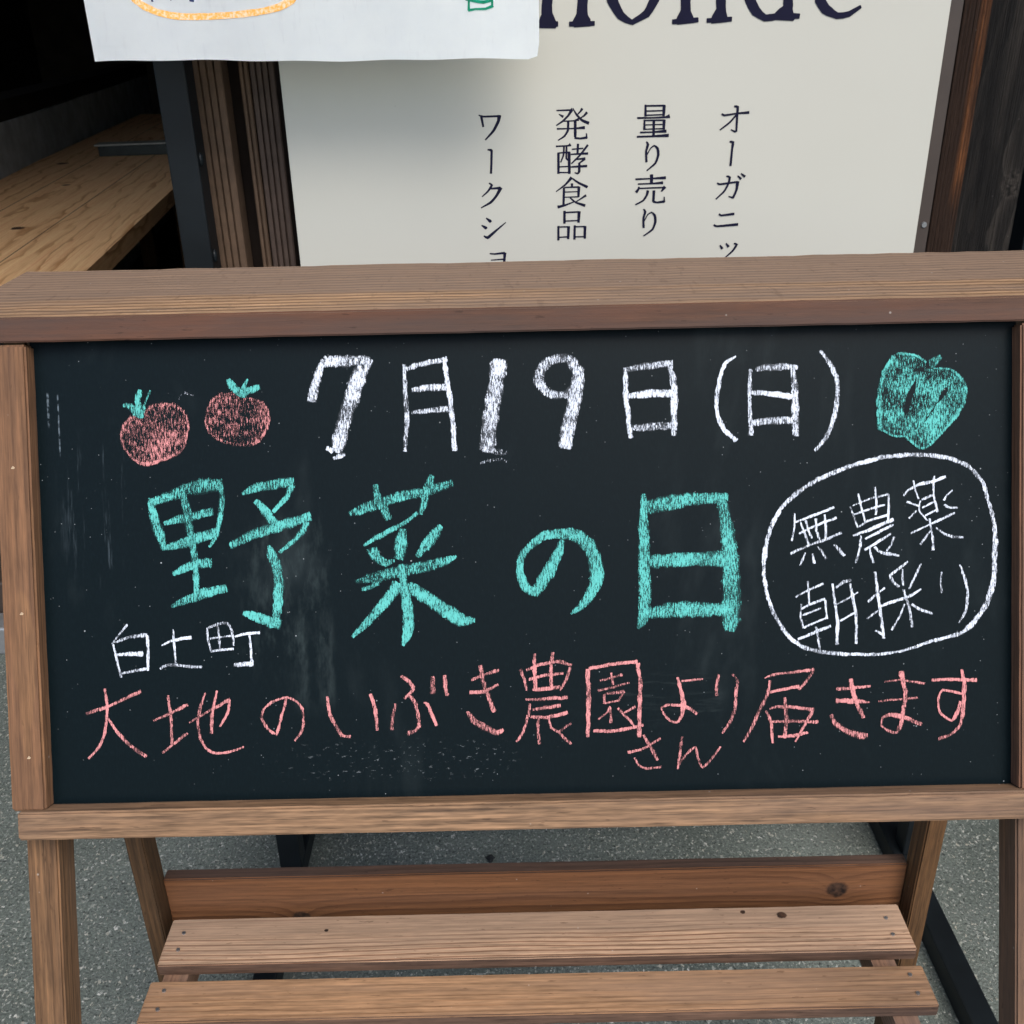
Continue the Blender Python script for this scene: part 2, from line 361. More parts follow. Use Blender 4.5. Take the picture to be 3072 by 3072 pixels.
sl = boxbm(-3.0, -.42, 1.52, 1.56, 0, .055, .004)
boxbm(-3.0, -.42, 1.575, 1.60, 0, .04, .004, bm=sl)
M_['sill'] = plain('grey_aluminium', (.30, .31, .32), .4, .5, metal=.6, var=.1)
obj('door_track', sl, M_['sill'], hb)
obj('doorstep', boxbm(-3.0, -.41, 1.602, 1.658, 0, .10, .004), M_['trim'], hb)

# raised plank floor running back into the room
bn = thing('bench', 'long pale pine plank bench running back into the dark room', 'bench', (-1.2, 1.7, 0))
bx = Vector((-.1275, 1, 0)).normalized(); by = Vector((1, .1275, 0)).normalized()
near = Vector((-.735, 1.715, 0)); Lb = 3.6; Wb = .54
bench_z = .60
ctr = near + bx * Lb / 2 - by * Wb / 2
board_box('plank_top', M_['bench'], bn, (ctr.x, ctr.y, bench_z - .019), bx, -by, Lb, Wb, .038, .003)
for k in (0.25, 1.6, 3.0):
    p = near + bx * k - by * .06
    board_box('leg', M_['rear_a'], bn, (p.x, p.y, (bench_z - .0385) / 2), (0, 0, 1), bx, bench_z - .0385, .06, .06, .003)
    p = near + bx * k - by * (Wb - .06)
    board_box('leg', M_['rear_a'], bn, (p.x, p.y, (bench_z - .0385) / 2), (0, 0, 1), bx, bench_z - .0385, .06, .06, .003)
# low plaster wall along its far side
pl0 = Vector((-1.434, 3.04, 0)); pd = Vector((-.155, 1, 0)).normalized(); pn = Vector((-1, -.155, 0)).normalized()
c = pl0 + pd * .6 + pn * .052
lw = thing('low_wall', 'low grey plastered wall, topped by an added dark shade strip, along the far side of the bench', 'wall', (c.x, c.y, 0))
LM = frame((c.x, c.y, 0), pd, pn)
obj('plaster_face', boxbm(-2.3, 2.3, -.05, .05, .0, .742, .004, 2), M_['grey_plaster'], lw, LM)
obj('shade_strip', boxbm(-2.3, 2.3, -.052, .06, .7425, .80, .004, 2), M_['darkwall'], lw, LM)  # added dark board, stands in for the shade that swallows the wall top
# steel channel lying on the bench
mc = thing('metal_channel', 'short dark green metal bar with a pale top lying across the pine bench', 'metal bar', (-1.255, 3.60, bench_z))
CM = frame((-1.255, 3.60, bench_z + .0006), (1, .12, 0), (-.12, 1, 0))
M_['barface'] = plain('dark_green_enamel', (.012, .020, .018), .4, .3)
M_['bartop'] = plain('pale_galvanised_top', (.24, .24, .20), .5, .4, var=.15)
obj('bar_body', boxbm(-.08, .32, -.045, .045, .000, .030, .002), M_['barface'], mc, CM)
obj('bar_top', boxbm(-.095, .32, -.030, .047, .0304, .036, .001), M_['bartop'], mc, CM)

# slatted composite screen between the doorway and the shop sign
def slat(name, mat, parent, x0, x1, y, depth, ngroove, z0=.07, z1=1.9, lip=0):
    """upright with vertical grooves cut in its front face (front at y, facing -Y)"""
    b = bmesh.new(); w = (x1 - x0); gw = .0011; n = ngroove
    prof = [(x0, y + depth)]
    prof.append((x0, y + .001)); prof.append((x0 + .001, y))
    for i in range(n):
        cx = x0 + w * (i + 1) / (n + 1)
        prof += [(cx - gw, y), (cx - gw * .6, y + .004), (cx + gw * .6, y + .004), (cx + gw, y)]
    prof += [(x1 - .001, y), (x1, y + .001), (x1, y + depth)]
    lo = [b.verts.new((px, py, z0)) for px, py in prof]; hi = [b.verts.new((px, py, z1)) for px, py in prof]
    k = len(prof)
    for i in range(k): b.faces.new((lo[i], lo[(i + 1) % k], hi[(i + 1) % k], hi[i]))
    b.faces.new(hi); b.faces.new(lo[::-1])
    bmesh.ops.recalc_face_normals(b, faces=b.faces[:])
    return obj(name, b, mat, parent)
sc_ = thing('slat_screen', 'brown grooved slat screen between the black post and the cream sign', 'screen', (-.25, 1.03, 0))
slat('slat', M_['wpc_a'], sc_, -.2885, -.2555, 1.015, .025, 4)
slat('slat', M_['wpc_a'], sc_, -.2420, -.2330, 1.024, .03, 1)
slat('slat', M_['wpc_b'], sc_, -.2300, -.2075, 1.016, .03, 3)
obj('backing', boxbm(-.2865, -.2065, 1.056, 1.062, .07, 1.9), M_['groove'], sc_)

# weathered timber right of the sign
M_['old'] = wood('weathered_orange_wood', (.24, .095, .034), (.035, .015, .008), pith=(.16, -.05), rings=260, grey=.95, greycol=(.032, .019, .013), wob=.0022, seed=31, dust=.1, bumpd=.004, ringamt=.9, fibre=.75, greyband=(.009, .000), greyend=(-.17, -.07))  # greyband and greyend mix dark grey-brown in at the left and lower half
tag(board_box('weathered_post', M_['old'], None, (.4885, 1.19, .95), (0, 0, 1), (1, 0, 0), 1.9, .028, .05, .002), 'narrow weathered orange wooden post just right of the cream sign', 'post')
M_['char'] = wood('charred_wood', (.0075, .0068, .0065), (.040, .036, .032), pith=(.20, -.10), rings=45, grey=.35, greycol=(.042, .037, .032), wob=.045, seed=33, dust=.1, bumpd=.004, ringamt=.95, fibre=.75, knots=((-.133, -.024, .020),), kcols=((.008, .007, .006), (.06, .05, .042)))
tag(board_box('charred_post', M_['char'], None, (.5925, 1.24, .95), (0, 0, 1), (1, 0, 0), 1.9, .175, .10, .004), 'wide charred black wooden post with a knot behind the orange post', 'post')

# strokes: u, v, width in tenths of a millimetre on the board
CHALK = {
 ('date', 'white'): [
  (1.0,[-1110,1192,20,-1143,1100,50,-1174,992,62,-1179,958,55]),
  (1.0,[-1098,1180,65,-965,1182,70,-848,1182,60]),
  (1.0,[-831,1186,20,-862,1143,45]),
  (1.0,[-887,1143,75,-919,1060,95,-956,963,95,-999,840,85,-1033,727,80,-1047,668,65]),
  (1.0,[-1103,687,30,-1069,669,30]),
  (1.0,[-1065,626,20,-1035,638,30,-1000,647,20]),
  (1.0,[-647,1153,22,-643,1000,27,-637,857,27,-645,758,25,-655,660,25]),
  (1.0,[-630,1128,25,-590,1146,35,-525,1160,35,-401,1182,30]),
  (1.0,[-415,1173,25,-404,1074,27,-387,950,30,-376,802,30,-367,658,30]),
  (1.0,[-603,1007,27,-529,1020,42,-410,1022,42]),
  (1.0,[-607,881,22,-532,887,30,-398,899,42]),
  (1.0,[-101,1161,100,-124,1019,95,-149,896,90,-166,773,95,-180,654,90]),
  (1.0,[355,1092,70,306,1162,62,247,1174,52,173,1153,60,135,1102,57,126,1038,65,159,983,50,223,962,52,278,966,47,318,990,55]),
  (1.0,[355,1087,75,338,999,85,316,886,75,289,778,80,267,664,75]),
  (0.62,[-150,649,30,-111,638,55,-71,647,30]),
  (0.62,[-221,583,15,-131,604,30,-72,587,20]),
  (1.0,[620,1107,25,622,965,30,631,851,29,646,709,25]),
  (1.0,[617,1097,29,731,1115,42,888,1130,40]),
  (1.0,[877,1109,29,897,1016,40,899,888,40,893,718,32]),
  (1.0,[632,947,29,729,959,47,893,959,50]),
  (1.0,[654,765,36,761,770,50,883,775,47]),
  (1.0,[1255,1161,10,1194,1123,22,1168,1060,22,1149,968,25,1141,883,25,1151,812,25,1183,740,29,1253,681,29]),
  (1.0,[1340,1084,18,1332,985,27,1334,843,25,1339,711,32]),
  (1.0,[1372,1087,30,1479,1096,40,1607,1089,35]),
  (1.0,[1578,1086,29,1592,980,42,1592,838,49,1593,702,40]),
  (1.0,[1342,953,26,1442,944,33,1570,923,40]),
  (1.0,[1354,779,36,1440,788,43,1569,788,43]),
  (1.0,[1739,1182,22,1799,1103,30,1834,1010,27,1834,904,27,1815,797,27,1775,698,27,1707,611,18]),
 ],
 ('vegetable', 'green'): [
  (1.0,[-2137,420,16,-2121,360,46,-2105,279,57,-2079,203,57,-2055,122,38]),
  (1.0,[-2130,393,49,-2038,423,62,-1945,459,70,-1837,483,89,-1719,486,89]),
  (1.0,[-1719,486,27,-1716,379,32,-1730,293,32,-1748,229,30,-1773,164,22,-1799,132,16]),
  (1.0,[-2054,273,27,-1962,298,51,-1870,317,51,-1775,337,46]),
  (1.0,[-2060,133,27,-1973,147,54,-1875,183,65,-1750,218,54]),
  (1.0,[-1943,448,46,-1922,356,49,-1908,221,46,-1893,140,43,-1885,59,40,-1881,-50,39,-1884,-142,30]),
  (1.0,[-2012,-20,32,-1946,11,49,-1869,37,57,-1794,40,57]),
  (1.0,[-2030,-209,22,-1942,-173,51,-1833,-138,62,-1710,-108,51]),
  (1.0,[-1597,435,19,-1515,466,57,-1407,485,57,-1305,499,57]),
  (1.0,[-1311,477,35,-1340,408,31,-1384,366,30,-1423,329,25]),
  (1.0,[-1523,391,32,-1482,347,51,-1441,287,57,-1410,243,57]),
  (1.0,[-1675,135,43,-1579,182,57,-1470,222,62,-1361,252,67,-1212,298,51]),
  (1.0,[-1232,260,40,-1260,207,40,-1316,154,31,-1393,91,22]),
  (1.0,[-1454,130,22,-1437,76,62,-1412,5,62,-1405,-87,62,-1411,-196,57,-1422,-277,51,-1418,-342,35]),
  (1.0,[-1613,-256,30,-1525,-285,62,-1461,-314,67,-1407,-326,62]),
  (1.0,[-985,305,28,-898,336,64,-786,373,64,-673,404,61,-561,418,59,-483,444,56,-387,470,42]),
  (1.0,[-830,469,34,-816,390,48,-787,334,56,-755,272,42]),
  (1.0,[-503,514,34,-533,440,59,-552,357,48,-576,296,25]),
  (1.0,[-592,302,21,-678,242,26,-774,194,32,-836,162,30,-904,118,16]),
  (1.0,[-860,100,61,-834,44,64,-779,15,48,-734,30,21]),
  (1.0,[-679,209,48,-692,125,70,-705,41,56]),
  (1.0,[-458,223,34,-507,160,70,-553,105,59,-599,50,25]),
  (1.0,[-961,-88,20,-854,-68,70,-713,-37,70,-573,-12,70,-460,13,61,-375,45,20]),
  (1.0,[-924,-133,22,-872,-118,31,-827,-100,28]),
  (1.0,[-695,2,45,-681,-100,50,-667,-213,64,-659,-298,70,-667,-393,59,-694,-466,20]),
  (1.0,[-715,-110,70,-762,-177,70,-843,-265,53,-929,-354,42,-987,-409,20]),
  (1.0,[-648,-106,34,-604,-158,78,-522,-210,75,-439,-268,84,-356,-327,78,-278,-328,31]),
  (1.0,[241,126,30,205,28,64,142,-85,76,80,-168,61,20,-136,52,-9,-52,46,1,32,44,55,99,44,140,155,49,246,167,64,336,146,87,403,77,82,432,-23,80,434,-107,80,399,-190,64,336,-265,42,283,-302,14]),
  (1.0,[715,381,30,713,237,59,712,9,72,714,-220,70,700,-342,64,669,-395,21]),
  (1.0,[741,312,87,870,332,87,1021,348,72,1195,352,57]),
  (1.0,[1165,341,61,1197,151,87,1214,-40,102,1215,-231,110,1208,-353,110,1198,-414,72]),
  (1.0,[751,-7,80,941,0,87,1199,-2,91]),
  (1.0,[724,-312,64,861,-292,87,1013,-291,91,1203,-296,72]),
 ],
 ('ring', 'white'): [
  (1.0,[2225,576,28,2086,564,27,1960,533,27,1828,492,27,1702,436,27,1591,365,25,1502,278,25,1442,161,25,1411,29,28,1403,-97,25,1420,-209,24,1460,-329,24,1533,-450,24,1614,-519,24,1725,-555,21,1896,-574,21,2081,-578,19,2230,-555,17,2356,-513,19,2542,-465,24,2623,-399,34,2697,-289,34,2734,-148,31,2741,22,34,2741,155,25,2704,297,21,2667,415,25,2586,505,25,2497,544,25,2380,569,25,2229,578,25]),
 ],
 ('organic', 'white'): [
  (1.0,[1585,251,10,1584,175,12,1566,95,12]),
  (1.0,[1587,201,12,1703,242,15,1813,283,16]),
  (1.0,[1610,134,12,1703,179,15,1825,222,16]),
  (1.0,[1560,22,14,1673,69,15,1760,96,16,1853,135,16]),
  (1.0,[1619,198,12,1645,128,14,1667,63,13]),
  (1.0,[1648,209,12,1662,156,15,1682,107,14]),
  (1.0,[1706,219,13,1711,149,14,1728,97,13]),
  (1.0,[1758,241,12,1764,177,13,1763,102,13]),
  (1.0,[1644,23,9,1629,-17,14,1611,-49,8]),
  (1.0,[1687,17,14,1698,-39,17]),
  (1.0,[1714,57,9,1742,27,16,1765,-14,15]),
  (1.0,[1812,66,15,1841,36,20,1870,1,16]),
  (1.0,[1906,284,8,1926,226,13,1949,162,13]),
  (1.0,[1920,290,9,2022,328,14,2126,352,15]),
  (1.0,[2126,349,10,2128,279,13,2125,198,12]),
  (1.0,[1929,240,10,2021,270,14,2105,291,12]),
  (1.0,[1954,167,12,2004,198,14,2125,233,15]),
  (1.0,[1952,358,12,1969,283,14,1992,196,12]),
  (1.0,[2048,394,12,2056,316,14,2053,235,12]),
  (1.0,[1922,116,13,2021,151,19,2154,204,20]),
  (1.0,[1992,97,14,2050,125,17,2154,175,14]),
  (1.0,[1966,115,12,1962,51,14,1936,-41,15]),
  (1.0,[1988,33,14,2049,67,17,2139,123,14]),
  (1.0,[2017,50,10,2023,9,15,2037,-43,16]),
  (1.0,[2046,49,15,2072,20,16,2124,7,21,2188,-6,12]),
  (1.0,[2157,105,12,2142,59,12,2116,25,10]),
  (1.0,[2215,341,12,2241,375,13,2310,405,19,2385,421,19,2455,446,16]),
  (1.0,[2270,427,10,2284,363,10,2302,322,12]),
  (1.0,[2391,450,12,2385,372,14,2394,308,13,2408,244,14]),
  (1.0,[2319,316,12,2385,343,16]),
  (1.0,[2322,269,12,2391,303,12]),
  (1.0,[2310,310,9,2304,252,10,2351,194,10]),
  (1.0,[2339,223,12,2403,256,12]),
  (1.0,[2232,306,14,2264,294,14,2302,281,13]),
  (1.0,[2287,253,8,2264,230,12,2246,210,12]),
  (1.0,[2495,367,8,2460,336,10,2446,310,12]),
  (1.0,[2449,284,13,2478,266,15,2524,265,14]),
  (1.0,[2255,123,12,2368,173,12,2426,198,15,2507,236,15]),
  (1.0,[2365,205,13,2371,147,14,2382,89,16,2382,25,19]),
  (1.0,[2368,135,9,2339,95,13,2310,58,15]),
  (1.0,[2400,152,12,2437,122,14,2495,98,16,2559,93,12]),
 ],
 ('morning', 'white'): [
  (1.0,[1587,-232,12,1665,-191,12,1746,-160,16]),
  (1.0,[1657,-143,11,1662,-215,12,1665,-276,11]),
  (1.0,[1616,-305,11,1671,-276,14,1755,-248,16]),
  (1.0,[1620,-275,8,1613,-341,12,1631,-414,12]),
  (1.0,[1758,-254,12,1761,-308,14,1766,-363,13]),
  (1.0,[1622,-341,11,1731,-302,12]),
  (1.0,[1634,-411,13,1706,-380,12,1769,-357,13]),
  (1.0,[1600,-480,14,1694,-443,19,1787,-406,17]),
  (1.0,[1703,-410,14,1714,-465,16,1726,-550,13]),
  (1.0,[1800,-161,12,1815,-273,17,1829,-394,19,1822,-515,19]),
  (1.0,[1821,-183,14,1864,-151,19,1906,-142,19]),
  (1.0,[1902,-160,14,1917,-239,17,1935,-336,17,1937,-439,17,1937,-512,16]),
  (1.0,[1824,-279,11,1881,-253,12,1947,-213,10]),
  (1.0,[1844,-377,12,1929,-330,12]),
  (1.0,[2047,-97,16,2061,-212,18,2076,-327,19,2088,-412,20,2096,-485,17]),
  (1.0,[2048,-438,12,2090,-461,17]),
  (1.0,[2007,-271,14,2055,-224,13,2103,-192,13]),
  (1.0,[2001,-368,14,2067,-321,13]),
  (1.0,[2073,-303,13,2121,-280,19,2205,-257,16,2259,-235,16,2313,-203,12]),
  (1.0,[2236,-41,13,2182,-82,16,2134,-117,17,2151,-154,16,2184,-185,20]),
  (1.0,[2206,-83,8,2205,-137,12,2211,-179,10]),
  (1.0,[2314,-55,11,2284,-114,14,2244,-198,12]),
  (1.0,[2211,-203,14,2226,-252,17,2247,-325,19,2262,-422,19]),
  (1.0,[2217,-288,11,2187,-360,12,2142,-437,11]),
  (1.0,[2259,-289,17,2319,-326,19,2379,-346,14]),
  (1.0,[2433,-106,11,2427,-166,14,2433,-226,12]),
  (1.0,[2538,-66,11,2571,-157,16,2583,-242,17,2571,-338,17,2532,-404,10]),
 ],
 ('town', 'white'): [
  (1.0,[-2291,-309,15,-2332,-356,13,-2382,-420,13]),
  (1.0,[-2377,-423,12,-2358,-514,15,-2337,-616,15]),
  (1.0,[-2368,-412,13,-2277,-380,21,-2181,-373,28]),
  (1.0,[-2176,-376,17,-2175,-472,16,-2181,-580,15]),
  (1.0,[-2360,-485,17,-2281,-481,26,-2208,-483,29]),
  (1.0,[-2330,-594,16,-2251,-578,19,-2178,-569,20]),
  (1.0,[-2026,-343,10,-2023,-419,13,-2016,-538,13]),
  (1.0,[-2094,-435,10,-2048,-413,15,-1924,-390,21]),
  (1.0,[-2108,-573,13,-2065,-548,19,-1958,-559,20,-1869,-567,19]),
  (1.0,[-1827,-339,11,-1826,-395,13,-1809,-480,13]),
  (1.0,[-1824,-339,15,-1770,-317,19,-1708,-313,19,-1684,-359,16,-1679,-444,15]),
  (1.0,[-1767,-317,12,-1761,-391,15,-1758,-464,13]),
  (1.0,[-1812,-401,13,-1694,-387,13]),
  (1.0,[-1803,-475,13,-1741,-468,16,-1680,-463,15]),
  (1.0,[-1669,-393,10,-1604,-377,15,-1525,-373,19]),
  (1.0,[-1584,-389,12,-1578,-457,15,-1576,-542,17]),
  (1.0,[-1677,-557,26,-1570,-554,28]),
 ],
 ('farm', 'pink'): [
  (1.0,[-2548,-825,21,-2417,-785,19,-2228,-701,21]),
  (1.0,[-2435,-682,17,-2425,-779,17,-2431,-853,17,-2446,-938,16,-2483,-1023,15,-2548,-1090,15]),
  (1.0,[-2425,-853,15,-2389,-916,19,-2313,-1009,23,-2209,-1086,23]),
  (1.0,[-2159,-876,15,-2059,-833,17,-1958,-786,21]),
  (1.0,[-2069,-730,17,-2059,-844,19,-2057,-929,19,-2057,-1015,16]),
  (1.0,[-2115,-1065,13,-2049,-1015,16,-1965,-954,19]),
  (1.0,[-1951,-892,13,-1856,-837,16,-1712,-760,22]),
  (1.0,[-1713,-766,13,-1727,-840,18,-1774,-919,10]),
  (1.0,[-1852,-718,11,-1886,-808,16,-1903,-893,17,-1890,-984,18,-1863,-1042,17,-1819,-1072,17,-1740,-1073,16,-1638,-1041,12]),
  (1.0,[-1784,-708,13,-1807,-798,19,-1821,-878,19,-1824,-957,18]),
  (1.0,[-1382,-763,15,-1411,-860,17,-1447,-970,17,-1491,-943,18,-1528,-877,17,-1519,-825,14,-1467,-781,15,-1376,-754,17,-1319,-784,17,-1291,-824,15,-1287,-915,17,-1305,-967,14,-1342,-1012,10]),
  (1.0,[-1144,-756,15,-1134,-847,22,-1104,-919,24,-1067,-985,22,-1016,-993,18]),
  (1.0,[-893,-748,19,-872,-814,22,-862,-885,23,-857,-960,19]),
  (1.0,[-710,-645,19,-672,-669,24,-641,-708,26,-655,-740,17,-695,-778,14]),
  (1.0,[-675,-753,18,-656,-773,19,-631,-812,23,-617,-884,22,-615,-943,20,-648,-975,22,-681,-981,29]),
  (1.0,[-747,-807,15,-765,-875,20,-773,-959,22]),
  (1.0,[-583,-804,13,-560,-814,20,-536,-880,22,-512,-939,18]),
  (1.0,[-527,-652,22,-530,-750,35]),
  (1.0,[-457,-647,22,-455,-712,23,-447,-764,23]),
  (1.0,[-302,-677,15,-241,-652,17,-144,-622,20]),
  (1.0,[-313,-750,22,-231,-746,21,-149,-707,17]),
  (1.0,[-248,-593,23,-236,-681,24,-208,-770,25,-176,-865,27]),
  (1.0,[-330,-862,20,-299,-915,38,-230,-958,43,-161,-989,34,-126,-972,20]),
  (1.0,[-16,-621,19,3,-675,20,17,-743,19]),
  (1.0,[19,-625,17,98,-594,20,209,-579,23,278,-604,19]),
  (1.0,[272,-616,16,248,-686,17,212,-750,10]),
  (1.0,[32,-681,17,126,-657,21,231,-650,19]),
  (1.0,[54,-740,22,136,-739,24,212,-726,20]),
  (1.0,[67,-532,20,65,-635,23,69,-735,22]),
  (1.0,[172,-526,21,162,-619,21,162,-743,19]),
  (1.0,[10,-798,17,94,-797,21,252,-792,23]),
  (1.0,[52,-858,16,128,-848,20,210,-838,22]),
  (1.0,[35,-823,14,22,-899,19,-9,-987,17,-48,-1045,16]),
  (1.0,[39,-902,17,139,-904,22,250,-880,22]),
  (1.0,[83,-909,15,76,-971,20,86,-1060,20]),
  (1.0,[141,-913,13,155,-967,20,201,-997,17,229,-1033,19,270,-1064,19]),
  (1.0,[201,-991,15,272,-943,16]),
  (1.0,[374,-630,23,377,-771,28,372,-918,25,367,-1025,22]),
  (1.0,[383,-624,19,505,-603,22,663,-589,20]),
  (1.0,[666,-601,23,678,-719,25,673,-866,28,668,-1031,24]),
  (1.0,[403,-990,17,528,-993,20,692,-964,19]),
  (1.0,[446,-696,14,504,-683,15,574,-664,19]),
  (1.0,[510,-653,12,516,-686,15,521,-721,14]),
  (1.0,[433,-755,19,521,-736,16,614,-712,13]),
  (1.0,[468,-779,14,467,-832,14]),
  (1.0,[473,-776,15,584,-761,21]),
  (1.0,[584,-764,16,548,-822,14]),
  (1.0,[470,-829,14,549,-816,13]),
  (1.0,[501,-850,14,483,-885,13,430,-923,13]),
  (1.0,[501,-856,14,503,-945,19]),
  (1.0,[548,-860,15,571,-893,16,617,-936,19,637,-965,12]),
  (1.0,[582,-888,12,647,-854,16]),
  (1.0,[919,-709,10,1041,-700,14]),
  (1.0,[896,-688,17,912,-753,24,929,-836,28,922,-889,28,910,-930,20,886,-953,15,845,-940,15,811,-898,14,800,-863,14,835,-849,17,917,-851,20,963,-872,22,1004,-903,22]),
  (1.0,[1137,-676,15,1122,-728,20,1121,-799,19]),
  (1.0,[1213,-675,14,1242,-708,19,1235,-790,20,1225,-884,20,1195,-960,17,1154,-1021,17]),
  (1.0,[1402,-702,10,1455,-683,14,1688,-659,20]),
  (1.0,[1682,-670,17,1647,-722,17,1600,-774,16]),
  (1.0,[1436,-785,15,1600,-754,19]),
  (1.0,[1431,-718,17,1419,-794,20,1365,-899,20,1324,-992,22,1276,-1074,17]),
  (1.0,[1409,-894,17,1435,-959,20,1445,-1084,19]),
  (1.0,[1430,-885,10,1471,-872,20,1570,-877,22,1686,-894,23]),
  (1.0,[1680,-906,19,1627,-993,17,1577,-1081,9]),
  (1.0,[1518,-820,19,1525,-938,24,1516,-1056,22]),
  (1.0,[1441,-959,14,1569,-959,19,1709,-968,22]),
  (1.0,[1478,-1049,16,1568,-1045,20,1650,-1029,17]),
  (1.0,[1819,-776,20,1912,-772,20,2017,-763,15]),
  (1.0,[1818,-844,30,1923,-849,29,2011,-857,12]),
  (1.0,[1903,-719,23,1915,-787,28,1935,-858,25,1975,-948,22]),
  (1.0,[1789,-926,20,1812,-979,28,1881,-1028,32,1957,-1053,43,1998,-1054,27]),
  (1.0,[2099,-738,12,2192,-731,13,2332,-755,14]),
  (1.0,[2063,-852,13,2191,-843,15,2291,-836,14]),
  (1.0,[2195,-681,28,2209,-752,29,2221,-823,30,2209,-905,29,2197,-988,30,2168,-1040,22,2121,-1028,17,2080,-997,13,2086,-950,15,2133,-933,24,2197,-946,27,2314,-993,23]),
  (1.0,[2375,-735,16,2483,-732,20,2635,-741,22]),
  (1.0,[2547,-677,12,2562,-748,23,2559,-848,25,2553,-937,24,2536,-1007,19,2483,-1059,16,2413,-1081,20]),
  (1.0,[2547,-819,17,2501,-806,16,2436,-795,17,2416,-827,13,2410,-874,15,2422,-928,15,2489,-976,16,2518,-936,21,2541,-866,20]),
 ],
 ('honorific', 'pink'): [
  (1.0,[692,-1023,16,732,-1092,20,772,-1170,20]),
  (1.0,[600,-1121,16,668,-1111,16,721,-1086,15,791,-1043,16]),
  (1.0,[638,-1155,12,660,-1197,14,707,-1222,17,792,-1212,14]),
  (1.0,[917,-1037,15,904,-1125,17,891,-1226,15]),
  (1.0,[897,-1202,14,942,-1138,16,995,-1097,15,1001,-1139,15,1017,-1193,16,1035,-1223,16,1088,-1171,15,1141,-1101,12]),
 ],
 ('pepper', 'green'): [
  (1.0,[2153,1141,20,2101,1052,24,2075,918,32,2073,823,32,2075,738,28]),
  (1.0,[2387,1067,10,2478,1061,14,2533,1023,20,2569,955,24,2565,892,24,2521,798,20,2414,678,16,2346,616,14,2303,613,16,2267,641,16,2227,682,14]),
  (1.0,[2069,733,12,2124,704,20,2172,683,14,2219,684,12]),
  (1.0,[2181,1156,16,2276,1146,14,2343,1103,16]),
 ],
 ('tomato_a', 'pink'): [
  (0.86,[-2219,891,20,-2266,838,18,-2280,789,15,-2270,724,16,-2228,664,20,-2180,623,23,-2106,621,25,-2035,645,22,-1964,673,22,-1921,711,13,-1895,815,13,-1902,894,13]),
  (0.86,[-2139,899,20,-2103,948,25,-2023,953,25,-1954,945,30,-1907,894,15]),
 ],
 ('tomato_b', 'pink'): [
  (0.86,[-1704,1008,30,-1760,960,16,-1788,892,15,-1792,832,18,-1757,777,22,-1689,736,25,-1625,720,22,-1546,716,20,-1486,737,20,-1444,805,15,-1429,864,15,-1440,924,15,-1483,966,18,-1547,975,20]),
 ],
 ('stalk_a', 'green'): [
  (1.0,[-2261,956,25,-2221,950,45,-2174,900,55]),
  (1.0,[-2161,1040,30,-2178,979,40,-2165,885,35]),
  (1.0,[-2104,1037,15,-2137,963,17,-2155,885,20]),
 ],
 ('stalk_b', 'green'): [
  (1.0,[-1654,1091,25,-1638,1056,50,-1590,1016,45,-1571,995,40]),
  (1.0,[-1543,1091,10,-1570,1040,30,-1576,996,30]),
  (1.0,[-1480,1043,37,-1545,1024,45,-1571,993,30]),
 ],
 ('smudge', 'white'): [
  (0.62,[-1945,981,10,-1912,1023,25,-1858,1002,15]),
 ],
}
FILLS = [
 ('pepper','green',0.7,[[2145,1141,2181,1164,2221,1165,2276,1152,2315,1134,2349,1105,2347,1066,2379,1063,2414,1074,2478,1067,2521,1043,2561,1002,2579,951,2577,899,2557,852,2517,790,2481,739,2414,674,2346,612,2303,607,2267,633,2223,676,2172,677,2128,696,2065,729,2061,824,2065,906,2081,997,2097,1048,2117,1091],[2287,1004,2283,937,2255,879,2251,831,2224,796,2216,820,2226,899,2256,962],[2458,961,2472,957,2470,933,2402,856,2343,766,2329,759,2362,805,2402,868,2434,926],[2311,1075,2335,1076,2335,1050,2309,1051]]),
 ('pepper','green',0.78,[[2357,1109,2395,1132,2426,1143,2434,1125,2410,1088,2387,1073,2367,1075]]),
 ('tomato_a','pink',0.62,[[-2285,799,-2276,838,-2249,872,-2219,898,-2194,893,-2170,878,-2150,885,-2141,924,-2102,958,-2052,966,-1978,967,-1939,944,-1901,904,-1888,854,-1887,815,-1912,746,-1919,706,-1965,663,-2035,635,-2106,611,-2146,605,-2185,621,-2228,659,-2262,684,-2278,724]]),
 ('tomato_b','pink',0.61,[[-1796,872,-1781,936,-1760,980,-1709,1023,-1669,1012,-1629,1024,-1600,1006,-1586,981,-1547,985,-1502,979,-1458,963,-1430,918,-1422,864,-1439,805,-1460,761,-1506,717,-1556,709,-1636,710,-1690,726,-1738,752,-1776,797,-1797,828]]),
]
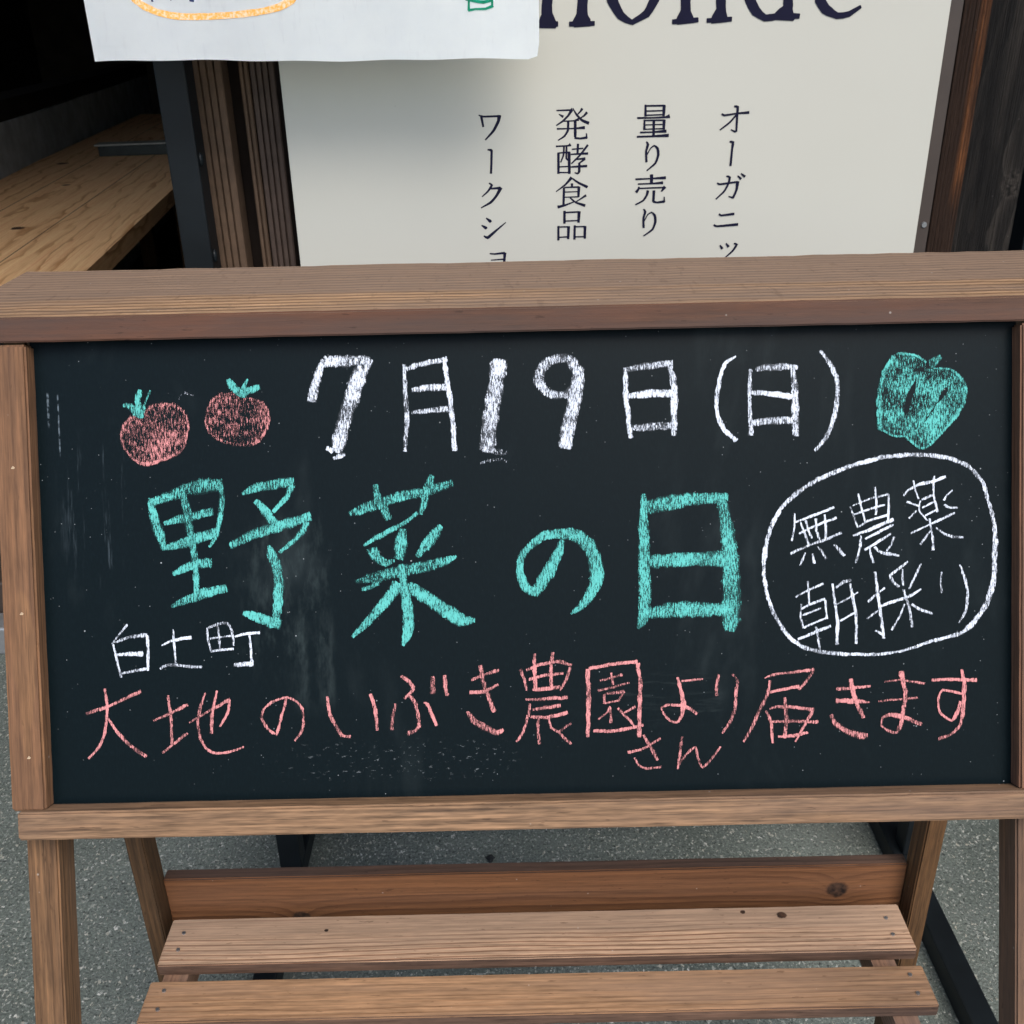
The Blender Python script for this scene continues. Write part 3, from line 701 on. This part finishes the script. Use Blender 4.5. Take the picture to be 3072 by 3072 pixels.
PRINT = {
 'workshop': [
  [-223,9171,11,-181,9158,17,-38,9159,18],
  [-202,9166,22,-195,9127,22,-185,9071,18],
  [-38,9163,37,-47,9116,28,-92,9037,24,-170,8958,13],
  [-152,8873,13,-118,8868,26,-116,8844,22,-126,8664,22],
  [-147,8577,13,-122,8560,24,-158,8506,18,-216,8457,11],
  [-136,8527,15,-45,8533,26],
  [-40,8533,35,-81,8463,24,-135,8405,24,-228,8356,11],
  [-183,8261,13,-149,8234,31,-142,8224,26],
  [-229,8195,13,-190,8171,31,-184,8164,24],
  [-210,8097,13,-175,8079,31,-89,8147,20,1,8218,9],
  [-158,7929,13,-113,7924,17,-15,7933,22],
  [-15,7931,31,-20,7873,24,-26,7816,24,-28,7740,22],
  [-149,7867,11,-25,7873,15],
  [-167,7756,11,-28,7762,15],
 ],
 'fermented': [
  [481,9196,13,603,9197,17,620,9201,31],
  [618,9198,28,586,9150,20,536,9104,18,478,9069,11],
  [502,9164,9,540,9143,24],
  [628,9212,9,662,9157,18,713,9108,24,773,9083,28],
  [712,9207,24,696,9183,17,671,9160,11],
  [755,9174,24,730,9147,17,696,9128,11],
  [544,9104,11,637,9106,13,679,9117,26],
  [587,9103,24,583,9023,22,553,8976,18,494,8941,11],
  [650,9101,26,651,9006,26,651,8970,24],
  [647,8959,20,698,8953,18,757,8960,24],
  [757,8956,18,753,8996,11],
  [485,9040,15,638,9040,13,735,9046,29],
  [476,8889,15,587,8893,15,606,8901,31],
  [498,8831,24,498,8651,24],
  [498,8831,13,601,8836,15],
  [596,8834,28,599,8649,26],
  [549,8887,18,545,8814,17,519,8749,13],
  [572,8887,18,571,8781,18,597,8764,13],
  [502,8709,13,597,8711,13],
  [502,8659,13,597,8657,13],
  [677,8905,22,673,8820,20],
  [622,8861,13,724,8867,15],
  [614,8817,13,768,8822,22],
  [767,8895,20,699,8811,18,618,8735,13],
  [648,8771,11,743,8778,22],
  [743,8773,18,683,8734,13],
  [691,8734,22,690,8664,24,675,8647,18,649,8656,11],
  [614,8706,15,761,8712,24],
  [619,8611,28,563,8550,18,476,8489,9],
  [623,8607,13,684,8564,20,767,8525,26],
  [624,8557,24,624,8528,18],
  [554,8525,13,689,8526,17],
  [550,8521,22,546,8365,22],
  [689,8526,28,685,8438,22],
  [555,8483,11,685,8485,11],
  [555,8437,11,685,8438,13],
  [494,8349,28,564,8365,18,642,8393,11],
  [755,8449,22,703,8417,13,660,8392,11],
  [607,8431,13,660,8388,17,747,8357,26],
  [555,8310,24,555,8198,24],
  [555,8297,15,691,8301,15],
  [693,8302,31,688,8204,24],
  [564,8219,13,687,8221,13],
  [498,8173,22,498,8043,22],
  [498,8165,13,595,8165,15],
  [595,8167,28,591,8054,24],
  [503,8069,13,591,8072,13],
  [653,8174,22,651,8048,22],
  [653,8164,13,750,8164,15],
  [750,8165,28,749,8055,24],
  [658,8070,13,746,8070,13],
 ],
 'weighed': [
  [1283,9227,18,1287,9132,22],
  [1283,9219,15,1456,9218,17],
  [1452,9219,29,1451,9133,24],
  [1294,9175,13,1449,9176,13],
  [1291,9140,13,1451,9142,13],
  [1215,9118,17,1351,9117,15,1469,9120,18,1502,9128,35],
  [1279,9101,17,1280,9017,22],
  [1280,9095,13,1457,9095,15],
  [1457,9095,28,1457,9017,24],
  [1285,9058,11,1455,9059,11],
  [1287,9021,11,1456,9023,13],
  [1364,9095,24,1367,8955,24],
  [1245,8994,17,1356,8995,13,1479,9001,28],
  [1217,8958,17,1357,8959,17,1502,8964,29],
  [1304,8912,13,1319,8888,24,1304,8831,20,1310,8737,22],
  [1312,8798,11,1344,8855,11,1377,8878,15,1408,8853,24,1417,8796,24,1393,8723,20,1316,8660,11],
  [1362,8621,31,1364,8546,28],
  [1216,8585,17,1355,8588,13,1493,8593,28],
  [1240,8542,15,1357,8543,13,1469,8549,26],
  [1249,8515,17,1244,8494,20,1225,8469,26],
  [1250,8502,13,1480,8506,15],
  [1490,8510,31,1460,8471,13],
  [1333,8479,28,1326,8442,22,1293,8392,18,1222,8355,13],
  [1390,8478,26,1389,8381,24],
  [1389,8379,20,1425,8372,17,1490,8379,24],
  [1492,8375,18,1488,8421,11],
  [1300,8313,13,1316,8289,24,1301,8229,20,1306,8143,22],
  [1309,8203,11,1341,8263,11,1376,8282,15,1408,8253,24,1415,8193,24,1391,8124,20,1309,8065,11],
 ],
 'organics': [
  [2088,9199,17,2118,9194,24,2118,9135,22,2121,8992,18],
  [2125,8992,18,2108,8984,18,2071,9002,9],
  [1979,9138,17,2001,9125,18,2118,9139,15,2223,9145,24],
  [2114,9131,15,2056,9065,17,1971,9001,13],
  [2068,8898,15,2098,8892,26,2094,8831,20,2090,8688,22],
  [2060,8594,15,2091,8585,24,2082,8527,20,2048,8460,18,1974,8390,13],
  [1980,8537,15,2000,8524,18,2164,8542,18],
  [2168,8543,31,2161,8466,22,2135,8399,22],
  [2135,8399,18,2091,8413,9],
  [2164,8596,11,2196,8568,24],
  [2193,8616,11,2230,8588,24],
  [2015,8253,17,2037,8240,18,2155,8252,24],
  [1973,8155,17,2000,8141,18,2198,8154,26],
  [2044,7962,13,2066,7930,26],
  [2100,7978,13,2125,7947,26],
  [2176,7975,13,2204,7967,24,2168,7906,18,2093,7837,11],
 ],
 'shopname': [
  [401,10547,90,403,10231,87,399,10048,90,399,9963,97],
  [399,9991,90,402,9934,144,401,9898,180],
  [309,9904,43,489,9901,43],
  [701,10267,90,706,10085,87,704,9957,94],
  [704,9985,90,701,9935,144,702,9902,173],
  [596,9900,40,809,9900,40],
  [427,10300,43,528,10368,54,653,10351,76,701,10260,90],
  [1136,9902,40,1039,9957,72,964,10080,90,947,10165,94,983,10290,79,1138,10349,43,1296,10284,79,1349,10157,94,1329,10073,83,1262,9967,65,1136,9899,40],
  [1583,10347,90,1597,10152,83,1604,9961,90],
  [1603,9989,87,1602,9939,137,1604,9908,173],
  [1496,9900,40,1714,9910,40],
  [1895,10244,87,1904,10062,83,1915,9955,87],
  [1910,9983,87,1904,9933,137,1905,9910,170],
  [1796,9904,36,2006,9911,40],
  [1610,10278,43,1731,10351,54,1842,10329,76,1895,10244,87],
  [2412,9926,54,2301,9914,54,2217,9967,76,2158,10057,83,2131,10142,87,2160,10267,72,2281,10320,43,2424,10290,43],
  [2430,10630,87,2471,10261,83,2494,9979,83],
  [2493,9993,83,2475,9937,180,2473,9922,198],
  [2427,9930,47,2596,9923,43],
  [3125,9987,29,3033,9933,47,2931,9919,50,2821,9973,79,2765,10045,83,2748,10130,83,2789,10255,72,2908,10308,43,3040,10250,72,3086,10138,54],
  [2756,10130,29,3086,10138,29],
 ],
 'orange': [
  [-2918,10399,39,-2923,10265,44,-2883,10150,46,-2811,10098,52,-2723,10057,50,-2612,10029,50,-2461,10018,48,-2240,10020,48,-2047,10031,48,-1901,10046,48,-1764,10073,52,-1654,10118,52,-1587,10206,46,-1578,10373,39],
 ],
 'navy': [
  [-2751,10194,15,-2746,10133,15],
  [-2586,10191,13,-2602,10139,9],
  [-2428,10197,33,-2441,10131,37],
 ],
 'greenmark': [
  [-252,10117,17,-254,10073,17,-256,10023,21],
  [-277,10099,14,-204,10087,23,-139,10078,26,-65,10093,21],
  [-68,10113,17,-70,10057,18],
  [-258,10021,19,-202,10030,15,-124,10030,18,-64,10050,21],
 ],
}

# ------------------------------------------------------------------ ribbons for handwriting and print
def cat(P, n):
    out = []
    P = [P[0]] + P + [P[-1]]
    for i in range(1, len(P) - 2):
        p0, p1, p2, p3 = P[i - 1:i + 3]
        seg = max(2, min(24, int((Vector(p2[:2]) - Vector(p1[:2])).length / n)))
        for k in range(seg):
            t = k / seg
            q = []
            for c in range(3):
                a = .5 * (2 * p1[c] + (p2[c] - p0[c]) * t + (2 * p0[c] - 5 * p1[c] + 4 * p2[c] - p3[c]) * t * t + (3 * p1[c] - p0[c] - 3 * p2[c] + p3[c]) * t ** 3)
                lin = p1[c] * (1 - t) + p2[c] * t
                q.append(lin * .45 + a * .55 if c < 2 else lin)
            out.append(q)
    out.append(list(P[-2])); return out
def ribbon(bm, pts, z, dens, ldens, ledge, rnd, jit=.12, step=.0022, cross=4, cap=True):
    P = [(pts[i] / 1e4, pts[i + 1] / 1e4, pts[i + 2] / 1e4) for i in range(0, len(pts), 3)]
    P = cat(P, step)
    # round the ends off
    if cap:
        for end in (0, -1):
            a, b = Vector(P[end][:2]), Vector(P[1 if end == 0 else -2][:2])
            if (a - b).length < 1e-6: continue
            d = (a - b).normalized(); w = P[end][2]
            e = a + d * w * .16
            q = [e.x, e.y, w * .82]
            if end == 0: P.insert(0, q)
            else: P.append(q)
    rows = []
    for i, p in enumerate(P):
        a = Vector(P[max(0, i - 1)][:2]); b = Vector(P[min(len(P) - 1, i + 1)][:2])
        d = (b - a); d = d.normalized() if d.length > 1e-9 else Vector((1, 0)); nrm = Vector((-d.y, d.x))
        w = p[2] * .505; l = w * (1 + rnd.uniform(-jit, jit)); r = w * (1 + rnd.uniform(-jit, jit))
        row = []
        for k in range(cross + 1):
            t = k / cross * 2 - 1
            q = Vector(p[:2]) + nrm * (l if t > 0 else r) * t
            v = bm.verts.new((q.x, q.y, z + i * 1.5e-7))
            v[ldens] = dens; v[ledge] = 1.0 if (i == 0 or i == len(P) - 1) else abs(t)
            row.append(v)
        rows.append(row)
    for A, Bq in zip(rows, rows[1:]):
        for k in range(cross):
            bm.faces.new((A[k], Bq[k], Bq[k + 1], A[k + 1]))
def newbm():
    bm = bmesh.new(); return bm, bm.verts.layers.float.new('dens'), bm.verts.layers.float.new('edge')

# ------------------------------------------------------------------ the chalkboard stand
BETA = rad(26 - 2.85)
U = Vector((1, 0, 0)); V = Vector((0, math.sin(BETA), math.cos(BETA))); NN = Vector((0, -math.cos(BETA), math.sin(BETA)))
O = Vector((.0046, .5196, .7137))
def bp(u, v, t): return O + U * u + V * v + NN * t
st = thing('chalkboard_stand', 'brown wooden stand holding a black chalkboard with a Japanese vegetable day message', 'chalkboard', (.006, .5, 0))
PM = frame(O, U, V)
panel = obj('chalkboard_panel', boxbm(-.2785, .2860, -.138, .142, -.0045, 0), M_['panel'], st, PM)
XL, XR = -.296, .3035            # outer sides of the frame
FT, BT = .0105, -.0046           # front and back of the frame boards
mid = (FT + BT) / 2; th = FT - BT
board_box('bottom_rail', M_['bottom'], st, bp((-.2915 + .300) / 2, -.1440, (.0138 + BT) / 2), U, V, .5915, .0164, .0138 - BT, .0012, .00012)
board_box('side_rail', M_['rail_a'], st, bp(-.2862, -.0030, mid), -V, U, .2666, .0196, th, .0012, .0001)
board_box('side_rail', M_['rail_b'], st, bp(.2937, -.0030, mid), -V, U, .2666, .0196, th, .0012, .0001)
# cap board: level top, front edge parallel to the panel
zt = .8517
cb = bmesh.new()
f0 = bp(0, .1312, FT + .0012); k = (zt - f0.z) / V.z; f1 = f0 + V * k
yb = .684
prof = [(f0.y, f0.z), (f1.y, f1.z), (yb, zt), (yb, zt - .016), (f0.y + .018, zt - .016), (f0.y + .018, f0.z - .003)]
n = 52
rnd = random.Random(5)
rows = []
for i in range(n + 1):
    x = -.319 + (.3435 + .319) * i / n
    rows.append([cb.verts.new((x, y + (rnd.uniform(-.0002, .0002)), z + (rnd.uniform(-.00015, .00015) if j in (0, 1) else rnd.uniform(-.0004, .0002) if j == 2 else 0))) for j, (y, z) in enumerate(prof)])
for A, Bq in zip(rows, rows[1:]):
    for j in range(len(prof)): cb.faces.new((A[j], A[(j + 1) % len(prof)], Bq[(j + 1) % len(prof)], Bq[j]))
cb.faces.new(rows[0][::-1]); cb.faces.new(rows[-1])
bmesh.ops.recalc_face_normals(cb, faces=cb.faces[:])
es = [e for e in cb.edges if len(e.link_faces) == 2 and e.calc_face_angle(0) > .6]
bmesh.ops.bevel(cb, geom=es, offset=.0009, segments=2, affect='EDGES')
capM = Matrix.Translation((.012, .625, zt - .008))
for v in cb.verts: v.co = capM.inverted() @ v.co
cap = obj('top_board', cb, M_['cap'], st, capM)
cap.data.materials.append(M_['edge'])
for p in cap.data.polygons:
    if p.normal.y < -.35 : p.material_index = 1
# legs
def leg_front(u0, u1, m):
    v1, v0 = .132, -(O.z / V.z) + .006
    board_box('front_leg', m, st, bp((u0 + u1) / 2, (v0 + v1) / 2, -.0165), -V, U, v1 - v0, u1 - u0, .0228, .0012, .0001)
leg_front(-.2960, -.2775, M_['leg_a']); leg_front(.2897, .3082, M_['leg_b'])
ztop = zt - .0165
for x0, x1, m in ((-.304, -.2895, M_['rear_a']), (.302, .3295, M_['rear_b'])):
    if x0 > 0: x0, x1 = .3150, .3300
    board_box('rear_leg', m, st, ((x0 + x1) / 2, .6115, ztop / 2), (0, 0, -1), (1, 0, 0), ztop, x1 - x0, .023, .0012, .0001)
# upright back board and shelf slats
bb = board_box('back_board', M_['back'], st, (.01275, .6175 + .0058, .3420), (1, 0, 0), (0, 0, 1), .6036, .0644, .0116, .0010, .0001)
bb.data.materials.append(M_['grime'])
for p in bb.data.polygons:
    if p.normal.y > .8: p.material_index = 1
zs = .352
def shelf(m, y0, y1, x0, x1):
    return board_box('shelf_slat', m, st, ((x0 + x1) / 2, (y0 + y1) / 2, zs - .0055), (1, 0, 0), (0, 1, 0), x1 - x0, y1 - y0, .0110, .0010, .00012)
s1 = shelf(M_['shelf_a'], .5527, .5975, -.2785, .3020); s2 = shelf(M_['shelf_b'], .5035, .5388, -.2785, .3000)
for s_ in (s1, s2):
    s_.data.materials.append(M_['slat_edge'])
    for p in s_.data.polygons:
        if p.normal.y < -.8: p.material_index = 1
for x0, x1 in ((-.2745, -.2560), (.2680, .2860)):
    board_box('shelf_batten', M_['prop'], st, ((x0 + x1) / 2, .4975, zs - .0225), (0, 1, 0), (1, 0, 0), .185, x1 - x0, .0225, .001)
M_['chip'] = plain('pale_wood_chip', (.40, .30, .20), .9, .1, var=.3, scale=300)
rails = [o for o in bpy.data.objects if o.name.startswith('side_rail')]
for u, v in ((-.2850, -.0219), (-.2846, -.1050), (-.2862, .0612)):
    b = bmesh.new(); bmesh.ops.create_icosphere(b, subdivisions=2, radius=.0008)
    for q in b.verts: q.co.z *= .3; q.co.x *= 1.3; q.co += Vector((math.sin(q.co.y * 4000) * .0002, math.cos(q.co.x * 3000) * .0002, 0))
    obj('nail_chip', b, M_['chip'], rails[0], frame(bp(u, v, FT + .0001), U, V))
def nail(parent, x, y):
    b = bmesh.new()
    bmesh.ops.create_cone(b, cap_ends=True, segments=10, radius1=.0016, radius2=.0014, depth=.0012)
    obj('nail', b, M_['steel'], parent, Matrix.Translation((x, y, zs + .0004)))
for x in (-.266, .288): nail(s1, x, .583); nail(s1, x, .567); nail(s2, x, .530); nail(s2, x, .514)

# ------------------------------------------------------------------ chalk on the panel
LAB = {'date': ('chalk_lettering', 'white chalk date line'), 'vegetable': ('chalk_lettering', 'large green chalk characters'),
       'ring': ('chalk_ring', 'white chalk oval'), 'organic': ('chalk_lettering', 'upper white chalk words inside the oval'),
       'morning': ('chalk_lettering', 'lower white chalk words inside the oval'),
       'town': ('chalk_lettering', 'small white chalk town name'), 'farm': ('chalk_lettering', 'pink chalk sentence along the bottom'),
       'honorific': ('chalk_lettering', 'small pink chalk word below the sentence'),
       'pepper': ('chalk_pepper', 'green chalk bell pepper'), 'tomato_a': ('chalk_tomato', 'left pink chalk tomato'), 'tomato_b': ('chalk_tomato', 'right pink chalk tomato'),
       'stalk_a': ('chalk_stalk', 'green chalk leaves on the left tomato'), 'stalk_b': ('chalk_stalk', 'green chalk leaves on the right tomato'),
       'smudge': ('chalk_smudge', 'faint white smear')}
rnd = random.Random(11)
zc = .00012
layers = {}
def get(key):
    if key not in layers: layers[key] = newbm()
    return layers[key]
for name, colr, d, polys in FILLS:
    bm, ld, le = get((name, colr))
    loops = [[Vector((P[i] / 1e4, P[i + 1] / 1e4, 0)) for i in range(0, len(P), 2)] for P in polys]
    # roughen the outlines a little
    ring = []
    for L in loops:
        R = []
        for p, q in zip(L, L[1:] + L[:1]):
            m = max(1, int((q - p).length / .0016))
            for k in range(m):
                r = p.lerp(q, k / m); R.append(r + Vector((rnd.uniform(-.0004, .0004), rnd.uniform(-.0004, .0004), 0)))
        ring.append(R)
    flat = [p for L in ring for p in L]
    vs = []
    for p in flat:
        v = bm.verts.new((p.x, p.y, zc)); v[ld] = d; v[le] = .2; vs.append(v)
    for t in geometry.tessellate_polygon(ring):
        try: bm.faces.new([vs[i] for i in t])
        except ValueError: pass
    zc += 3e-6
for key, strokes in CHALK.items():
    bm, ld, le = get(key)
    for d, pts in strokes:
        wid = max(pts[2::3]) / 1e4
        ribbon(bm, pts, zc, d * rnd.uniform(.80, .95) * (.97 if wid < .0042 else .93), ld, le, rnd, jit=.28 if wid < .0042 else .16); zc += 2.5e-6
names = {}
for (name, colr), (bm, ld, le) in layers.items():
    nm, lab = LAB[name]
    bmesh.ops.recalc_face_normals(bm, faces=bm.faces[:])
    o = obj(nm, bm, M_[colr], panel, PM); tag(o, lab)

# ------------------------------------------------------------------ the shop sign
SY = .990
sg = thing('shop_sign', 'tall cream shop sign with navy Japanese columns and large roman letters', 'sign', (.1, SY, .2))
sp = obj('sign_panel', boxbm(-.1980, .3912, SY, SY + .006, .16, 1.62, .0006), M_['sign'], sg)
tr = obj('side_trim', boxbm(.3920, .4040, SY + .004, SY + .022, .16, 1.62, .001), M_['trim'], sg)
for z in (.8105, 1.25):
    b = bmesh.new(); bmesh.ops.create_cone(b, cap_ends=True, segments=16, radius1=.0030, radius2=.0024, depth=.002)
    obj('screw', b, M_['steel'], tr, Matrix.Translation((.3985, SY + .0035, z)) @ Matrix.Rotation(rad(90), 4, 'X'))
PL = {'workshop': 'navy printed workshop column', 'fermented': 'navy printed fermented food column', 'weighed': 'navy printed sold by weight column',
      'organics': 'navy printed organic column', 'shopname': 'large navy shop name letters'}
SM = frame((0, SY, 0), (1, 0, 0), (0, 0, 1))
rnd = random.Random(3)
zc = .00005
for key in PL:
    bm, ld, le = newbm()
    for pts in PRINT[key]:
        big = key == 'shopname'
        ribbon(bm, pts, zc, 1, ld, le, rnd, jit=.07 if big else .03, step=.004 if big else .002, cross=2); zc += 4e-6
    o = obj('printed_lettering', bm, M_['ink'], sp, SM); tag(o, PL[key])

# black steel stand that carries the paper
ms = thing('metal_stand', 'black square tube stand with ground bars behind the chalkboard', 'stand', (.1, .99, 0))
for x0, x1 in ((-.3035, -.2765), (.4750, .5030)):
    px = .011 if x0 > 0 else 0
    obj('post', boxbm(x0 + px, x1 + px, .972, 1.000, .0305, 1.35, .0015), M_['black'], ms)
    obj('foot_bar', boxbm(x0, x1, .60, 1.16, 0, .030, .002), M_['black'], ms)
obj('crossbar', boxbm(-.3035, .514, .908, .931, 1.235, 1.26, .0015), M_['black'], ms)
for x0 in (-.300, .489): obj('bracket', boxbm(x0, x0 + .020, .9312, .9718, 1.237, 1.258, .001), M_['black'], ms)
for z in (.885, .798):
    b = bmesh.new(); bmesh.ops.create_uvsphere(b, u_segments=14, v_segments=8, radius=.0042)
    for v in b.verts: v.co.x *= .6; v.co.z *= 1.5
    obj('bolt', b, M_['steel'] if z > 2 else M_['black'], ms, Matrix.Translation((-.2762, .982, z)))

# hanging paper
PY = .905
pm = frame((0, PY, 0), (1, 0, 0), (0, 0, 1))
pb = bmesh.new(); nx, nz = 40, 24
gr = []
for j in range(nz + 1):
    row = []
    for i in range(nx + 1):
        fx, fz = i / nx, j / nz
        x = -.3282 + (.0300 + .3282) * fx
        z = (.9710 + (.9655 - .9710) * fx) + (1.262 - .968) * fz
        if j == 0:
            z += .0007 * math.sin(fx * 9) + .0004 * math.sin(fx * 31)
            if i == nx: z += .0022; x -= .0016
        y = .0016 * math.sin(fx * 7 + 1) * (1 - fz) + .001 * math.sin(fx * 17 + fz * 5) * (1 - fz)
        row.append(pb.verts.new((x, z, y - .0006)))
    gr.append(row)
for j in range(nz):
    for i in range(nx): pb.faces.new((gr[j][i], gr[j][i + 1], gr[j + 1][i + 1], gr[j + 1][i]))
bmesh.ops.solidify(pb, geom=pb.faces[:], thickness=.00018)
pb.normal_update()
for e in pb.edges:
    if len(e.link_faces) == 2 and e.calc_face_angle(0) > .5: e.smooth = False
pn_ = thing('paper_notice', 'white paper sheet with an orange loop hanging before the cream sign', 'notice', (-.149, PY, .968))
ps = obj('paper_sheet', pb, M_['paper'], pn_, pm)
for f in ps.data.polygons: f.use_smooth = True
for key, lab, zz in (('orange', 'orange crayon loop', .0042), ('navy', 'navy marker strokes', .0043), ('greenmark', 'green marker box', .0044)):
    bm, ld, le = newbm(); zc = zz - .0008
    for pts in PRINT[key]:
        ribbon(bm, pts, zc, 1, ld, le, rnd, jit=.08, step=.004, cross=2); zc += 1e-5
    # lay the ink on the paper's own gentle waves
    for v in bm.verts:
        fx = (v.co.x + .3282) / .3582; fz = (v.co.y - .968) / .294
        v.co.z = v.co.z - zz + .0008 - .00068 + .0016 * math.sin(fx * 7 + 1) * (1 - fz) + .001 * math.sin(fx * 17 + fz * 5) * (1 - fz) + .0004
    o = obj({'orange': 'orange_loop', 'navy': 'ink_strokes', 'greenmark': 'green_drawing'}[key], bm, M_[key], ps, pm); tag(o, lab)

# small litter on the paving
def pebble(name, label, cat_, x, y, r, c, squash, seed):
    b = bmesh.new(); bmesh.ops.create_icosphere(b, subdivisions=3, radius=r); rn = random.Random(seed)
    ph = [rn.uniform(0, 6) for _ in range(6)]
    for q in b.verts:
        d = q.co.normalized(); k = 1 + .18 * math.sin(d.x * 4 + ph[0]) + .14 * math.sin(d.y * 5 + ph[1]) + .08 * math.sin(d.z * 7 + d.x * 6 + ph[2])
        q.co = Vector((q.co.x * k * squash, q.co.y * k, q.co.z * k * .6))
    tag(obj(name, b, plain(name + '_stone', c, .85, .2, scale=200), None, Matrix.Translation((x, y, r * .4))), label, cat_)
pebble('pebble', 'small black pebble on the paving behind the wooden stand', 'pebble', -0.0380, 1.0100, .0055, (.012, .013, .014), 1.1, 4)

for o in bpy.data.objects:
    if '_w' in o: del o['_w']
